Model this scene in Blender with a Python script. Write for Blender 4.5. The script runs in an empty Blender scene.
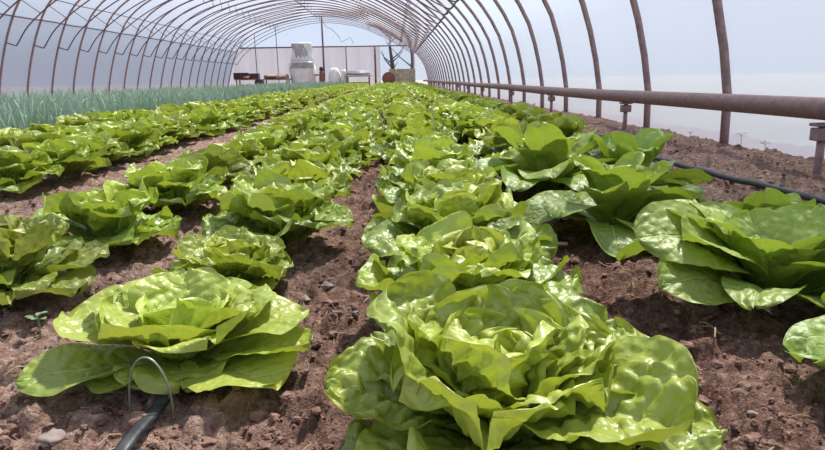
import bpy, math, random
import numpy as np
from mathutils import Vector, Matrix

PI = math.pi
S = bpy.context.scene
C = S.collection

# ------------------------------------------------------------------ camera
YAW, PITCH, ROLL, CAMH, FPX = .0246, .2298, .0181, .3696, 629.9
cy, sy, cp, sp = math.cos(YAW), math.sin(YAW), math.cos(PITCH), math.sin(PITCH)
fwd = Vector((sy * cp, cy * cp, -sp))
right = Vector((cy, -sy, 0))
up = right.cross(fwd)
cr, sr = math.cos(ROLL), math.sin(ROLL)
r2 = cr * right - sr * up
u2 = sr * right + cr * up
cam = bpy.data.cameras.new('camera')
co = bpy.data.objects.new('camera', cam)
C.objects.link(co)
M = Matrix((r2, u2, -fwd)).transposed().to_4x4()
M.translation = Vector((0, 0, CAMH))
co.matrix_world = M
cam.sensor_width = 36
cam.lens = FPX / 825 * 36
cam.clip_start = .02
cam.clip_end = 400
S.camera = co

# ------------------------------------------------------------------ world, sun, exposure
w = bpy.data.worlds.new('sky')
S.world = w
w.use_nodes = True
nt = w.node_tree
nt.nodes.clear()
out = nt.nodes.new('ShaderNodeOutputWorld')
bg = nt.nodes.new('ShaderNodeBackground')
tc = nt.nodes.new('ShaderNodeTexCoord')
sep = nt.nodes.new('ShaderNodeSeparateXYZ')
rmp = nt.nodes.new('ShaderNodeValToRGB')
nt.links.new(tc.outputs['Generated'], sep.inputs[0])
nt.links.new(sep.outputs['Z'], rmp.inputs[0])
nt.links.new(rmp.outputs[0], bg.inputs[0])
nt.links.new(bg.outputs[0], out.inputs[0])
rmp.color_ramp.elements[0].position = 0.0
rmp.color_ramp.elements[0].color = (.70, .80, .95, 1)
rmp.color_ramp.elements[1].position = .7
rmp.color_ramp.elements[1].color = (.50, .64, .92, 1)
bg.inputs[1].default_value = .84

sd = bpy.data.lights.new('sun', 'SUN')
sd.energy = 10.5
sd.angle = math.radians(4)
sd.color = (1.0, .95, .86)
so = bpy.data.objects.new('sun', sd)
C.objects.link(so)
SUN = Vector((.30, .50, .95)).normalized()      # towards the sun
so.rotation_euler = SUN.to_track_quat('Z', 'Y').to_euler()
so.location = SUN * 20

S.view_settings.view_transform = 'Standard'
S.view_settings.look = 'None'
S.view_settings.gamma = 1
S.view_settings.use_curve_mapping = False
S.view_settings.exposure = 0.10
S.cycles.max_bounces = 8
S.cycles.transparent_max_bounces = 12
S.cycles.transmission_bounces = 6
S.cycles.diffuse_bounces = 4
S.cycles.caustics_reflective = False
S.cycles.caustics_refractive = False
S.cycles.sample_clamp_indirect = 6

# ------------------------------------------------------------------ noise helpers (numpy)
def _h(ix, iy, seed):
    n = (ix.astype(np.int64) * 374761393 + iy.astype(np.int64) * 668265263 + seed * 974634777) & 0xffffffff
    n = ((n ^ (n >> 13)) * 1274126177) & 0xffffffff
    n = (n ^ (n >> 16)) & 0xffffffff
    return n / 4294967295.0

def vnoise(x, y, seed=0):
    ix, iy = np.floor(x), np.floor(y)
    fx, fy = x - ix, y - iy
    fx = fx * fx * (3 - 2 * fx)
    fy = fy * fy * (3 - 2 * fy)
    a, b = _h(ix, iy, seed), _h(ix + 1, iy, seed)
    c, d = _h(ix, iy + 1, seed), _h(ix + 1, iy + 1, seed)
    return (a + (b - a) * fx + (c - a) * fy + (a - b - c + d) * fx * fy) * 2 - 1

def fbm(x, y, seed=0, octv=4, gain=.5):
    r, a, f = 0, 1, 1
    for k in range(octv):
        r = r + a * vnoise(x * f + 13.7 * k, y * f - 7.1 * k, seed + k)
        a *= gain
        f *= 2.03
    return r

def clods(x, y, cell, seed, rmin=.25, rmax=.62, dens=.9):
    """height of irregular lumps lying on the ground, one per cell"""
    h = np.zeros_like(x)
    wx = x + .35 * cell * vnoise(x / cell * 1.7, y / cell * 1.7, seed + 90)
    wy = y + .35 * cell * vnoise(x / cell * 1.7 + 9, y / cell * 1.7, seed + 91)
    ix, iy = np.floor(wx / cell), np.floor(wy / cell)
    for dx in (-1, 0, 1):
        for dy in (-1, 0, 1):
            jx, jy = ix + dx, iy + dy
            px = (jx + _h(jx, jy, seed)) * cell
            py = (jy + _h(jx, jy, seed + 1)) * cell
            r = (rmin + (rmax - rmin) * _h(jx, jy, seed + 2) ** 1.6) * cell
            on = _h(jx, jy, seed + 3) < dens
            d2 = (wx - px) ** 2 + (wy - py) ** 2
            q = np.sqrt(np.maximum(r * r - d2, 0)) * on
            h = np.maximum(h, q)
    return h

# ------------------------------------------------------------------ mesh helpers
def link_mesh(name, V, F, mat, parent=None, uv=None, attr=None, smooth=True):
    V = np.asarray(V, dtype=np.float32)
    F = np.asarray(F, dtype=np.int32)
    me = bpy.data.meshes.new(name)
    me.vertices.add(len(V))
    me.vertices.foreach_set('co', V.ravel())
    k = F.shape[1]
    me.loops.add(F.size)
    me.polygons.add(len(F))
    me.loops.foreach_set('vertex_index', F.ravel())
    me.polygons.foreach_set('loop_start', np.arange(0, F.size, k, dtype=np.int32))
    me.polygons.foreach_set('use_smooth', np.full(len(F), smooth))
    if uv is not None:
        l = me.uv_layers.new(name='uv')
        l.data.foreach_set('uv', np.asarray(uv, dtype=np.float32)[F.ravel()].ravel())
    if attr is not None:
        for an, av in attr.items():
            a = me.attributes.new(an, 'FLOAT', 'POINT')
            a.data.foreach_set('value', np.asarray(av, dtype=np.float32))
    me.update(calc_edges=True)
    me.validate()
    me.materials.append(mat)
    o = bpy.data.objects.new(name, me)
    C.objects.link(o)
    if parent:
        o.parent = parent
    return o

class MB:
    """collects boxes, tubes and lathes into ONE mesh"""
    def __init__(s):
        s.v, s.f = [], []
    def box(s, c, d, rot=None):
        n = len(s.v)
        for a in (-1, 1):
            for b in (-1, 1):
                for e in (-1, 1):
                    p = Vector((a * d[0] / 2, b * d[1] / 2, e * d[2] / 2))
                    if rot is not None:
                        p = rot @ p
                    s.v.append(tuple(p + Vector(c)))
        for f in ((0, 1, 3, 2), (4, 6, 7, 5), (0, 4, 5, 1), (2, 3, 7, 6), (0, 2, 6, 4), (1, 5, 7, 3)):
            s.f.append(tuple(n + i for i in f))
        return s
    def tube(s, pts, r, n=8, caps=True):
        pts = [Vector(p) for p in pts]
        rr = r if isinstance(r, (list, tuple)) else [r] * len(pts)
        base = len(s.v)
        t0 = (pts[1] - pts[0]).normalized()
        ref = Vector((0, 0, 1)) if abs(t0.z) < .9 else Vector((1, 0, 0))
        u = t0.cross(ref).normalized()
        for i, p in enumerate(pts):
            t = (pts[min(i + 1, len(pts) - 1)] - pts[max(i - 1, 0)]).normalized()
            u = (u - t * u.dot(t)).normalized()
            v = t.cross(u)
            for k in range(n):
                a = 2 * PI * k / n
                s.v.append(tuple(p + (u * math.cos(a) + v * math.sin(a)) * rr[i]))
        for i in range(len(pts) - 1):
            for k in range(n):
                a, b = base + i * n + k, base + i * n + (k + 1) % n
                s.f.append((a, b, b + n, a + n))
        if caps:
            s.f.append(tuple(base + k for k in reversed(range(n))))
            s.f.append(tuple(base + (len(pts) - 1) * n + k for k in range(n)))
        return s
    def lathe(s, prof, c=(0, 0, 0), n=16, axis='z', wob=None):
        base = len(s.v)
        for (r, h) in prof:
            for k in range(n):
                a = 2 * PI * k / n
                q = r * (wob(a, h) if wob else 1)
                x, y, z = q * math.cos(a), q * math.sin(a), h
                if axis == 'y':
                    x, y, z = x, z, y
                s.v.append((c[0] + x, c[1] + y, c[2] + z))
        for i in range(len(prof) - 1):
            for k in range(n):
                a, b = base + i * n + k, base + i * n + (k + 1) % n
                s.f.append((a, b, b + n, a + n))
        s.f.append(tuple(base + k for k in reversed(range(n))))
        s.f.append(tuple(base + (len(prof) - 1) * n + k for k in range(n)))
        return s
    def build(s, name, mat, parent=None, smooth=False, bevel=0):
        me = bpy.data.meshes.new(name)
        me.from_pydata(s.v, [], s.f)
        me.update()
        if smooth:
            me.polygons.foreach_set('use_smooth', [True] * len(me.polygons))
        me.materials.append(mat)
        o = bpy.data.objects.new(name, me)
        C.objects.link(o)
        if parent:
            o.parent = parent
        if bevel:
            b = o.modifiers.new('bevel', 'BEVEL')
            b.width = bevel
            b.segments = 2
            b.limit_method = 'ANGLE'
        return o

def tag(o, label=None, cat=None, group=None, kind=None):
    if label: o['label'] = label
    if cat: o['category'] = cat
    if group: o['group'] = group
    if kind: o['kind'] = kind
    return o

def empty(name, loc=(0, 0, 0), rz=0):
    o = bpy.data.objects.new(name, None)
    o.location = loc
    o.rotation_euler = (0, 0, rz)
    o.empty_display_size = .05
    C.objects.link(o)
    return o

def copy_tree(o, parent=None):
    c = o.copy()
    C.objects.link(c)
    c.parent = parent
    for ch in o.children:
        copy_tree(ch, c)
    return c

# ------------------------------------------------------------------ materials
def srgb(r, g, b):
    f = lambda v: ((v / 255 + .055) / 1.055) ** 2.4 if v > 10 else v / 255 / 12.92
    return (f(r), f(g), f(b), 1)

class NT:
    def __init__(s, name):
        s.m = bpy.data.materials.new(name)
        s.m.use_nodes = True
        s.t = s.m.node_tree
        s.t.nodes.clear()
        s.out = s.n('ShaderNodeOutputMaterial')
    def n(s, typ, **kw):
        o = s.t.nodes.new(typ)
        for k, v in kw.items():
            setattr(o, k, v)
        return o
    def l(s, a, b):
        s.t.links.new(a, b)
    def math(s, op, a, b=None, c=None, clamp=False):
        o = s.n('ShaderNodeMath', operation=op)
        o.use_clamp = clamp
        for i, v in enumerate((a, b, c)):
            if v is None: continue
            if isinstance(v, (int, float)): o.inputs[i].default_value = v
            else: s.l(v, o.inputs[i])
        return o.outputs[0]
    def mix(s, f, a, b, blend='MIX'):
        o = s.n('ShaderNodeMix', data_type='RGBA', blend_type=blend)
        for i, v in ((0, f), (6, a), (7, b)):
            if isinstance(v, (int, float)): o.inputs[i].default_value = v
            elif isinstance(v, tuple): o.inputs[i].default_value = v
            else: s.l(v, o.inputs[i])
        return o.outputs[2]
    def noise(s, scale, detail=3, rough=.5, vec=None):
        o = s.n('ShaderNodeTexNoise')
        o.inputs['Scale'].default_value = scale
        o.inputs['Detail'].default_value = detail
        o.inputs['Roughness'].default_value = rough
        if vec is not None: s.l(vec, o.inputs['Vector'])
        return o.outputs['Fac']
    def ramp(s, fac, stops):
        o = s.n('ShaderNodeValToRGB')
        e = o.color_ramp.elements
        e[0].position, e[0].color = stops[0]
        e[1].position, e[1].color = stops[-1]
        for p, c in stops[1:-1]:
            q = e.new(p)
            q.color = c
        s.l(fac, o.inputs[0])
        return o.outputs[0]
    def obj(s):
        return s.n('ShaderNodeTexCoord').outputs['Object']
    def principled(s, col, rough=.6, metal=0, spec=.5, normal=None):
        p = s.n('ShaderNodeBsdfPrincipled')
        if isinstance(col, tuple): p.inputs['Base Color'].default_value = col
        else: s.l(col, p.inputs['Base Color'])
        if isinstance(rough, (int, float)): p.inputs['Roughness'].default_value = rough
        else: s.l(rough, p.inputs['Roughness'])
        p.inputs['Metallic'].default_value = metal
        p.inputs['Specular IOR Level'].default_value = spec
        if normal is not None: s.l(normal, p.inputs['Normal'])
        return p
    def bump(s, h, dist=.01, strength=1):
        o = s.n('ShaderNodeBump')
        o.inputs['Distance'].default_value = dist
        o.inputs['Strength'].default_value = strength
        s.l(h, o.inputs['Height'])
        return o.outputs[0]

def simple(name, c1, c2=None, rough=.6, metal=0, scale=20, bump=0, spec=.5):
    t = NT(name)
    nz = t.noise(scale, 4, .6, t.obj())
    col = t.mix(t.math('MULTIPLY_ADD', nz, 2.2, -.6, clamp=True), c1, c2 or c1)
    p = t.principled(col, rough, metal, spec, t.bump(nz, bump) if bump else None)
    t.l(p.outputs[0], t.out.inputs[0])
    return t.m

def leaf_material(name, old, young, rib, thin, bronze=None, nveins=8.0, gloss=.38, vein_str=.55, bumpd=.0032, transl=.28, spec=.7):
    """old/young: outer and heart leaf colour, chosen by the 'age' attribute; uv = (across 0..1, along 0..1)"""
    t = NT(name)
    uvn = t.n('ShaderNodeUVMap', uv_map='uv')
    sp_ = t.n('ShaderNodeSeparateXYZ')
    t.l(uvn.outputs[0], sp_.inputs[0])
    u, v = sp_.outputs[0], sp_.outputs[1]
    age = t.n('ShaderNodeAttribute', attribute_name='age').outputs['Fac']
    oi = t.n('ShaderNodeObjectInfo').outputs['Random']
    obj = t.obj()
    ac = t.math('ABSOLUTE', t.math('MULTIPLY_ADD', u, 2, -1))
    wob = t.noise(34, 2, .5, obj)
    # side veins
    q = t.math('SUBTRACT', t.math('MULTIPLY', v, nveins), t.math('MULTIPLY', ac, nveins * .26))
    q = t.math('ADD', q, t.math('MULTIPLY', wob, .9))
    fr = t.math('ABSOLUTE', t.math('SUBTRACT', t.math('FRACT', q), .5))
    side = t.math('SUBTRACT', 1, t.math('MULTIPLY', fr, 9), clamp=True)
    side = t.math('MULTIPLY', side, t.math('SUBTRACT', 1, t.math('MULTIPLY', ac, .75)))
    # midrib tapers to the tip
    mw = t.math('MULTIPLY_ADD', v, -.105, .125)
    mid = t.math('SUBTRACT', 1, t.math('DIVIDE', ac, mw), clamp=True)
    mid = t.math('MULTIPLY', mid, 1.6, clamp=True)
    vein = t.math('MAXIMUM', t.math('MULTIPLY', side, .5), mid)
    # blisters between the veins
    vo = t.n('ShaderNodeTexVoronoi', feature='SMOOTH_F1')
    vo.inputs['Scale'].default_value = 75
    vo.inputs['Smoothness'].default_value = .6
    t.l(obj, vo.inputs['Vector'])
    nf = t.noise(60, 3, .6, obj)
    big = t.noise(14, 2, .5, obj)
    base = t.mix(age, old, young)
    base = t.mix(t.math('MULTIPLY', t.math('MULTIPLY_ADD', big, 2.4, -.75, clamp=True), .45), base, t.mix(.5, base, young))
    hsv = t.n('ShaderNodeHueSaturation')
    t.l(base, hsv.inputs['Color'])
    t.l(t.math('MULTIPLY_ADD', oi, .018, .491), hsv.inputs['Hue'])
    t.l(t.math('MULTIPLY_ADD', oi, .22, .88), hsv.inputs['Value'])
    base = hsv.outputs[0]
    if bronze is not None:
        sp2 = t.noise(46, 4, .7, obj)
        edge = t.math('MULTIPLY', t.math('MULTIPLY_ADD', sp2, 7, -3.4, clamp=True), t.math('MULTIPLY_ADD', v, 1.1, -.25, clamp=True))
        base = t.mix(t.math('MULTIPLY', edge, .8), base, bronze)
    col = t.mix(t.math('MULTIPLY', vein, vein_str), base, rib)
    h = t.math('ADD', t.math('MULTIPLY', vo.outputs['Distance'], -1.1), t.math('MULTIPLY', nf, .5))
    h = t.math('SUBTRACT', h, t.math('MULTIPLY', vein, .45))
    nrm = t.bump(h, bumpd, .9)
    p = t.principled(col, t.math('MULTIPLY_ADD', nf, .18, gloss - .06), 0, spec, nrm)
    tr = t.n('ShaderNodeBsdfTranslucent')
    tcol = t.mix(t.math('MULTIPLY', vein, .4), t.mix(.55, base, thin), rib)
    t.l(tcol, tr.inputs[0])
    t.l(nrm, tr.inputs['Normal'])
    ms = t.n('ShaderNodeMixShader')
    ms.inputs[0].default_value = transl
    t.l(p.outputs[0], ms.inputs[1])
    t.l(tr.outputs[0], ms.inputs[2])
    t.l(ms.outputs[0], t.out.inputs[0])
    return t.m

GREEN = leaf_material('lettuce_leaf', srgb(102, 132, 42), srgb(188, 200, 88), srgb(206, 212, 134), srgb(186, 198, 40))
BRONZE = leaf_material('bronze_tinged_leaf', srgb(108, 130, 50), srgb(172, 180, 80), srgb(200, 208, 130), srgb(180, 196, 60), bronze=srgb(120, 88, 50))
ROMAINE = leaf_material('romaine_leaf', srgb(104, 136, 50), srgb(168, 186, 76), srgb(184, 206, 128), srgb(176, 200, 48), nveins=9, gloss=.46, vein_str=.5, bumpd=.003)

def film_material(name, tint, clear, dirt):
    t = NT(name)
    obj = t.obj()
    a = t.noise(.35, 3, .6, obj)
    b = t.noise(3.2, 4, .65, obj)
    dk = t.mix(1.0, tint, (.86, .84, .85, 1), 'MULTIPLY')
    col = t.mix(t.math('MULTIPLY', t.math('MULTIPLY_ADD', a, 2.4, -.8, clamp=True), dirt), tint, dk)
    col = t.mix(t.math('MULTIPLY', t.math('MULTIPLY_ADD', b, 3, -1.3, clamp=True), dirt * .5), col, dk)
    tr = t.n('ShaderNodeBsdfTranslucent')
    t.l(col, tr.inputs[0])
    df = t.principled(col, .35, 0, .4)
    tp = t.n('ShaderNodeBsdfTransparent')
    tp.inputs[0].default_value = (.96, .97, 1, 1)
    m1 = t.n('ShaderNodeMixShader')
    m1.inputs[0].default_value = .35
    t.l(tr.outputs[0], m1.inputs[1])
    t.l(df.outputs[0], m1.inputs[2])
    m2 = t.n('ShaderNodeMixShader')
    m2.inputs[0].default_value = clear
    t.l(m1.outputs[0], m2.inputs[1])
    t.l(tp.outputs[0], m2.inputs[2])
    t.l(m2.outputs[0], t.out.inputs[0])
    return t.m

FILM = film_material('plastic_film', srgb(184, 188, 200), .55, .5)
FILM_SIDE = film_material('doubled_plastic_film', srgb(176, 184, 202), .16, .35)
FILM_END = film_material('end_plastic_film', srgb(196, 206, 228), .72, .2)
CLOTH = film_material('grey_shade_cloth', srgb(160, 158, 168), .12, .8)

def soil_material():
    t = NT('soil')
    g = t.n('ShaderNodeNewGeometry')
    pos = g.outputs['Position']
    wet_shade = t.n('ShaderNodeAttribute', attribute_name='wet_shade').outputs['Fac']
    n1 = t.noise(9, 5, .65, pos)
    n2 = t.noise(48, 6, .78, pos)
    n3 = t.noise(240, 3, .6, pos)
    dry = t.ramp(n2, [(.32, srgb(84, 60, 50)), (.5, srgb(160, 128, 112)), (.68, srgb(212, 186, 170))])
    moist = t.ramp(n2, [(.34, srgb(42, 25, 20)), (.5, srgb(90, 56, 44)), (.68, srgb(150, 108, 88))])
    k = t.math('ADD', wet_shade, t.math('MULTIPLY_ADD', n1, 1.0, -.5), clamp=True)
    col = t.mix(k, dry, moist)
    col = t.mix(t.math('MULTIPLY_ADD', n3, 3, -1.6, clamp=True), col, srgb(168, 140, 122))
    h = t.math('ADD', t.math('MULTIPLY', n2, .8), t.math('MULTIPLY', n3, .4))
    p = t.principled(col, .9, 0, .25, t.bump(h, .022, 1.0))
    t.l(p.outputs[0], t.out.inputs[0])
    return t.m
SOIL = soil_material()
STONE = simple('grey_stone', srgb(122, 106, 100), srgb(160, 144, 136), .85, scale=30, bump=.004)
CRUMB = simple('soil_crumb', srgb(72, 48, 40), srgb(148, 116, 100), .95, scale=45, bump=.008)
STRAW = simple('dry_straw', srgb(150, 118, 84), srgb(200, 176, 140), .8, scale=12)
RUST = simple('rusty_pipe', srgb(124, 100, 100), srgb(164, 138, 136), .55, .15, scale=22, bump=.001)
RUSTP = simple('heating_pipe_paint', srgb(112, 84, 80), srgb(146, 118, 112), .5, .1, scale=30, bump=.0008)
STEEL = simple('weathered_steel', srgb(80, 66, 80), srgb(110, 92, 104), .5, .2, scale=10)
GALV = simple('galvanised_steel', srgb(120, 112, 124), srgb(150, 144, 154), .45, .3, scale=8)
RUBBER = simple('black_hose', srgb(34, 36, 42), srgb(62, 64, 70), .45, scale=40)
TAPE = simple('drip_tape', srgb(30, 32, 34), srgb(74, 76, 80), .4, scale=50, bump=.001)
WIRE = simple('grey_wire', srgb(140, 140, 128), srgb(172, 170, 158), .4, .6, scale=60)
ONION = simple('onion_leaf', srgb(122, 156, 134), srgb(172, 196, 172), .45, scale=4)
ONIONB = simple('onion_bulb', srgb(190, 200, 170), srgb(214, 214, 190), .5, scale=40)
WHITEP = simple('white_plastic_sheet', srgb(232, 232, 230), srgb(206, 206, 208), .4, scale=3, bump=.02)
GREYP = simple('grey_plastic_sheet', srgb(140, 142, 146), srgb(176, 176, 178), .45, scale=3, bump=.02)
WOOD = simple('old_wood', srgb(120, 88, 78), srgb(160, 128, 112), .8, scale=12, bump=.004)
DARKT = simple('dark_tray', srgb(36, 30, 32), srgb(66, 54, 54), .6, scale=10)
REDDISH = simple('red_brown_metal', srgb(140, 84, 70), srgb(108, 66, 58), .55, scale=9)
BLOCK = simple('beige_board', srgb(186, 172, 148), srgb(150, 136, 116), .85, scale=5, bump=.01)
TANB = simple('tan_bundle', srgb(196, 180, 158), srgb(150, 130, 116), .8, scale=8, bump=.01)
BARK = simple('bark', srgb(64, 58, 66), srgb(96, 88, 92), .9, scale=3, bump=.02)
WHITEW = simple('white_wall_paint', srgb(236, 236, 236), srgb(220, 222, 224), .7, scale=2)
GRASS = simple('outside_grass', srgb(128, 128, 110), srgb(160, 156, 136), .95, scale=.6)
SPROUT = simple('weed_leaf', srgb(92, 122, 84), srgb(132, 156, 110), .6, scale=40)
BEETROOT = simple('white_root', srgb(222, 226, 200), srgb(206, 214, 180), .5, scale=30)

# ------------------------------------------------------------------ ground
def wet_shade_at(x, y):
    """dry pale crust in the paths on the left, furrow right of the centre row dark from damp and painted shade"""
    wv = .35 + .55 * np.exp(-((x - .33) / .16) ** 2) * np.clip(1.3 - y / 6, .3, 1)  # furrow tone: damp earth plus partial shade put into the colour
    wv -= .6 * np.clip((-.12 - x) / .25, 0, 1)
    wv += .25 * np.exp(-((x + .09) / .08) ** 2)
    wv -= .5 * np.clip((x - .8) / .35, 0, 1)
    return wv

def ground_h(x, y):
    lod = np.clip(1.6 - y / 5, .25, 1)
    h = .012 * fbm(x * 3.1, y * 3.1, 3, 3)
    h = h + .030 * np.exp(-((x - 1.35) / .3) ** 2)              # earth banked along the right wall
    for c in (.12, -.29, -.66, .5):
        h = h + .008 * np.exp(-((x - c) / .13) ** 2)
    h = h + .85 * clods(x, y, .055, 11, .2, .5, .6) * lod
    h = h + .8 * clods(x, y, .028, 21, .2, .6, .75)
    h = h + .7 * clods(x, y, .013, 31, .25, .62, .8) * lod
    h = h + .0035 * fbm(x * 60, y * 60, 41, 3, .6)
    return h - .018

def ground():
    xs = [0.]
    while xs[-1] < 2.1:
        xs.append(xs[-1] + (.006 if xs[-1] < 1.0 else .011))
    neg = [0.]
    while neg[-1] > -9.2:
        a = abs(neg[-1])
        neg.append(neg[-1] - (.006 if a < .8 else .006 + (a - .8) * .02))
    x = np.array(sorted(set(neg + xs)))
    ys = [-2.6, -1.8, -1.2, -.8, -.4, -.1, .1, .2, .28]
    while ys[-1] < 35.5:
        ys.append(ys[-1] + .0055 * max(1, ys[-1] / .8) ** 1.05)
    y = np.array(ys)
    X, Y = np.meshgrid(x, y)
    Z = ground_h(X, Y)
    n, m = X.shape
    V = np.stack([X, Y, Z], -1).reshape(-1, 3)
    idx = np.arange(n * m).reshape(n, m)
    F = np.stack([idx[:-1, :-1], idx[:-1, 1:], idx[1:, 1:], idx[1:, :-1]], -1).reshape(-1, 4)
    o = link_mesh('floor', V, F, SOIL, attr={'wet_shade': wet_shade_at(X, Y).ravel()})
    tag(o, 'brown crumbly soil floor of the tunnel', 'soil', kind='structure')
ground()

def gz(x, y):
    return float(ground_h(np.array([float(x)]), np.array([float(y)]))[0])

me_ = MB()
me_.box((0, 40, -.35), (260, 260, .3))
tag(me_.build('outside_ground', GRASS), 'pale field around the plastic tunnel', 'ground', kind='structure')

# ------------------------------------------------------------------ tunnel
XL, XR, TOP = -8.584, 1.786, 3.497
XC, HA = (XL + XR) / 2, (XR - XL) / 2
SP, Y0, YE = 1.08, 3.392, 33.95
PROF = [(1.79, -.15), (1.79, 0), (1.775, .3), (1.68, .73), (1.56, 1.05), (1.30, 1.44), (.95, 1.80), (.36, 2.25), (-.86, 2.90), (-2.3, 3.36), (-3.7, 3.50),
        (-5.0, 3.33), (-6.4, 2.97), (-7.2, 2.62), (-7.78, 2.15), (-8.12, 1.55), (-8.35, .95), (-8.52, .35), (-8.58, 0), (-8.585, -.15)]
def _prof():
    P_ = [Vector((a, b)) for a, b in PROF]
    out = []
    for i in range(1, len(P_) - 2):
        p0, p1, p2, p3 = P_[i - 1], P_[i], P_[i + 1], P_[i + 2]
        for k in range(12):
            u = k / 12
            out.append(.5 * (2 * p1 + (p2 - p0) * u + (2 * p0 - 5 * p1 + 4 * p2 - p3) * u * u + (3 * p1 - p0 - 3 * p2 + p3) * u ** 3))
    out.append(P_[-2])
    d = [0]
    for i in range(1, len(out)):
        d.append(d[-1] + (out[i] - out[i - 1]).length)
    return out, [q / d[-1] for q in d]
PP, PD = _prof()
def apt(t, off=0):
    """point of the hoop at parameter t (0 = right foot, pi = left foot), moved outwards by off"""
    f = min(max(t / PI, 0), 1)
    i = 0
    while i < len(PD) - 2 and PD[i + 1] < f: i += 1
    u = (f - PD[i]) / (PD[i + 1] - PD[i])
    q = PP[i].lerp(PP[i + 1], u)
    a, b = PP[max(i - 1, 0)], PP[min(i + 2, len(PP) - 1)]
    d = (b - a).normalized()
    return (q.x + d.y * off, q.y - d.x * off)
def t_at(side, z):
    """parameter where the hoop passes height z on the right (1) or left (-1) side"""
    best = min((abs(apt(PI * k / 800)[1] - z), k) for k in (range(0, 400) if side > 0 else range(400, 801)))
    return PI * best[1] / 800

def film_patch(name, t0, t1, label, n=28, mat=None):
    V, F = [], []
    ys = [-2.5 + i * (YE + 2.5) / 66 for i in range(67)]
    rows = []
    for j, y in enumerate(ys):
        r = []
        bay = ((y - Y0) / SP) % 1
        for i in range(n + 1):
            t = t0 + (t1 - t0) * i / n
            sag = -.012 * math.sin(PI * bay)
            x, z = apt(t, .03 + sag)
            if z < .002: z = -.06
            r.append(len(V))
            V.append((x, y, z))
        rows.append(r)
    for j in range(66):
        for i in range(n):
            F.append((rows[j][i], rows[j][i + 1], rows[j + 1][i + 1], rows[j + 1][i]))
    o = link_mesh(name, V, F, mat or FILM)
    tag(o, label, 'plastic film', kind='structure')
TJ = t_at(1, 1.64)
TJL = t_at(-1, 1.8)
film_patch('wall_right', 0, TJ, 'translucent white plastic film of the right tunnel wall', 28, FILM_SIDE)
film_patch('ceiling', TJ, TJL, 'translucent plastic film over the tunnel roof', 48)
film_patch('wall_left', TJL, PI, 'translucent white plastic film of the left tunnel wall', 28, FILM_SIDE)

ARC = [PI * i / 56 for i in range(57)]
CHP = [(1.12, 1.64), (1.05, 1.58), (.80, 1.68), (.30, 1.98), (-.6, 2.46), (-1.9, 2.97), (-3.6, 3.17), (-5.2, 2.92), (-6.3, 2.50), (-7.09, 2.07), (-7.70, 1.60), (-8.0, 1.22), (-8.06, 1.19), (-8.22, 1.24)]
def chord_pts():
    out = []
    P_ = [Vector((a, b)) for a, b in CHP]
    P_ = [P_[0]] + P_ + [P_[-1]]
    for i in range(1, len(P_) - 2):
        p0, p1, p2, p3 = P_[i - 1], P_[i], P_[i + 1], P_[i + 2]
        for k in range(4):
            u = k / 4
            q = .5 * (2 * p1 + (p2 - p0) * u + (2 * p0 - 5 * p1 + 4 * p2 - p3) * u * u + (3 * p1 - p0 - 3 * p2 + p3) * u ** 3)
            out.append((q.x, 0, q.y))
    out.append((P_[-1].x, 0, P_[-1].y))
    return out
CH = chord_pts()

def make_arch():
    r = empty('steel_arch')
    pts = []
    for t in ARC:
        x, z = apt(t)
        pts.append((x, 0, z))
    pts[0] = (pts[0][0], 0, -.12)
    pts[-1] = (pts[-1][0], 0, -.12)
    MB().tube(pts, .024, 8).build('outer_hoop', RUST, r, True)
    MB().tube(CH, .014, 6).build('inner_chord', STEEL, r, True)
    for k in (12, 18, 24, 30, 38):
        p = Vector(CH[k])
        q = min((Vector((x, 0, z)) for x, z in (apt(PI * j / 200, -.02) for j in range(201))), key=lambda v: (v - p).length)
        MB().tube([p, q], .009, 6).build('strut', STEEL, r, True)
    return r
arch0 = None
words = ['second', 'third', 'fourth', 'fifth', 'sixth', 'seventh', 'eighth']
for k in range(-4, 29):
    if arch0 is None:
        a = arch0 = make_arch()
    else:
        a = copy_tree(arch0)
    a.location = (0, Y0 + SP * k, 0)
    if k < 0:
        tag(a, 'rusty tunnel arch nearer than the one standing behind the pipe at the right edge', 'arch', 'arches close to the camera')
    elif k == 0:
        tag(a, 'rusty brown arch of the tunnel, nearest visible upright behind the heating pipe', 'arch')
    elif k <= 7:
        tag(a, 'rusty tunnel arch, %s upright from the right end of the heating pipe' % words[k - 1], 'arch')
    else:
        tag(a, 'thin dark steel arch in the far run of hoops carrying the plastic film', 'arch', 'far tunnel arches')

def purlin(name, t, off, r, label, cat='purlin'):
    x, z = apt(t, off)
    pts = [(x + .008 * math.sin(i * 1.7), -2.4 + i * (YE + 2.3) / 40, z + .008 * math.sin(i * 2.3)) for i in range(41)]
    tag(MB().tube(pts, r, 8).build(name, STEEL, None, True), label, cat)
purlin('purlin_pipe', TJ, -.037, .017, 'long dark pipe tying the arches together high on the right side')
purlin('purlin_pipe', TJL, -.037, .017, 'lower of the two long pipes tying the arches on the left side')
purlin('purlin_pipe', t_at(-1, 2.25), -.030, .011, 'upper thin long wire pipe tying the arches on the left side')
purlin('purlin_pipe', t_at(-1, 3.495), -.034, .014, 'long ridge pipe running under the top of the tunnel')

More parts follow.
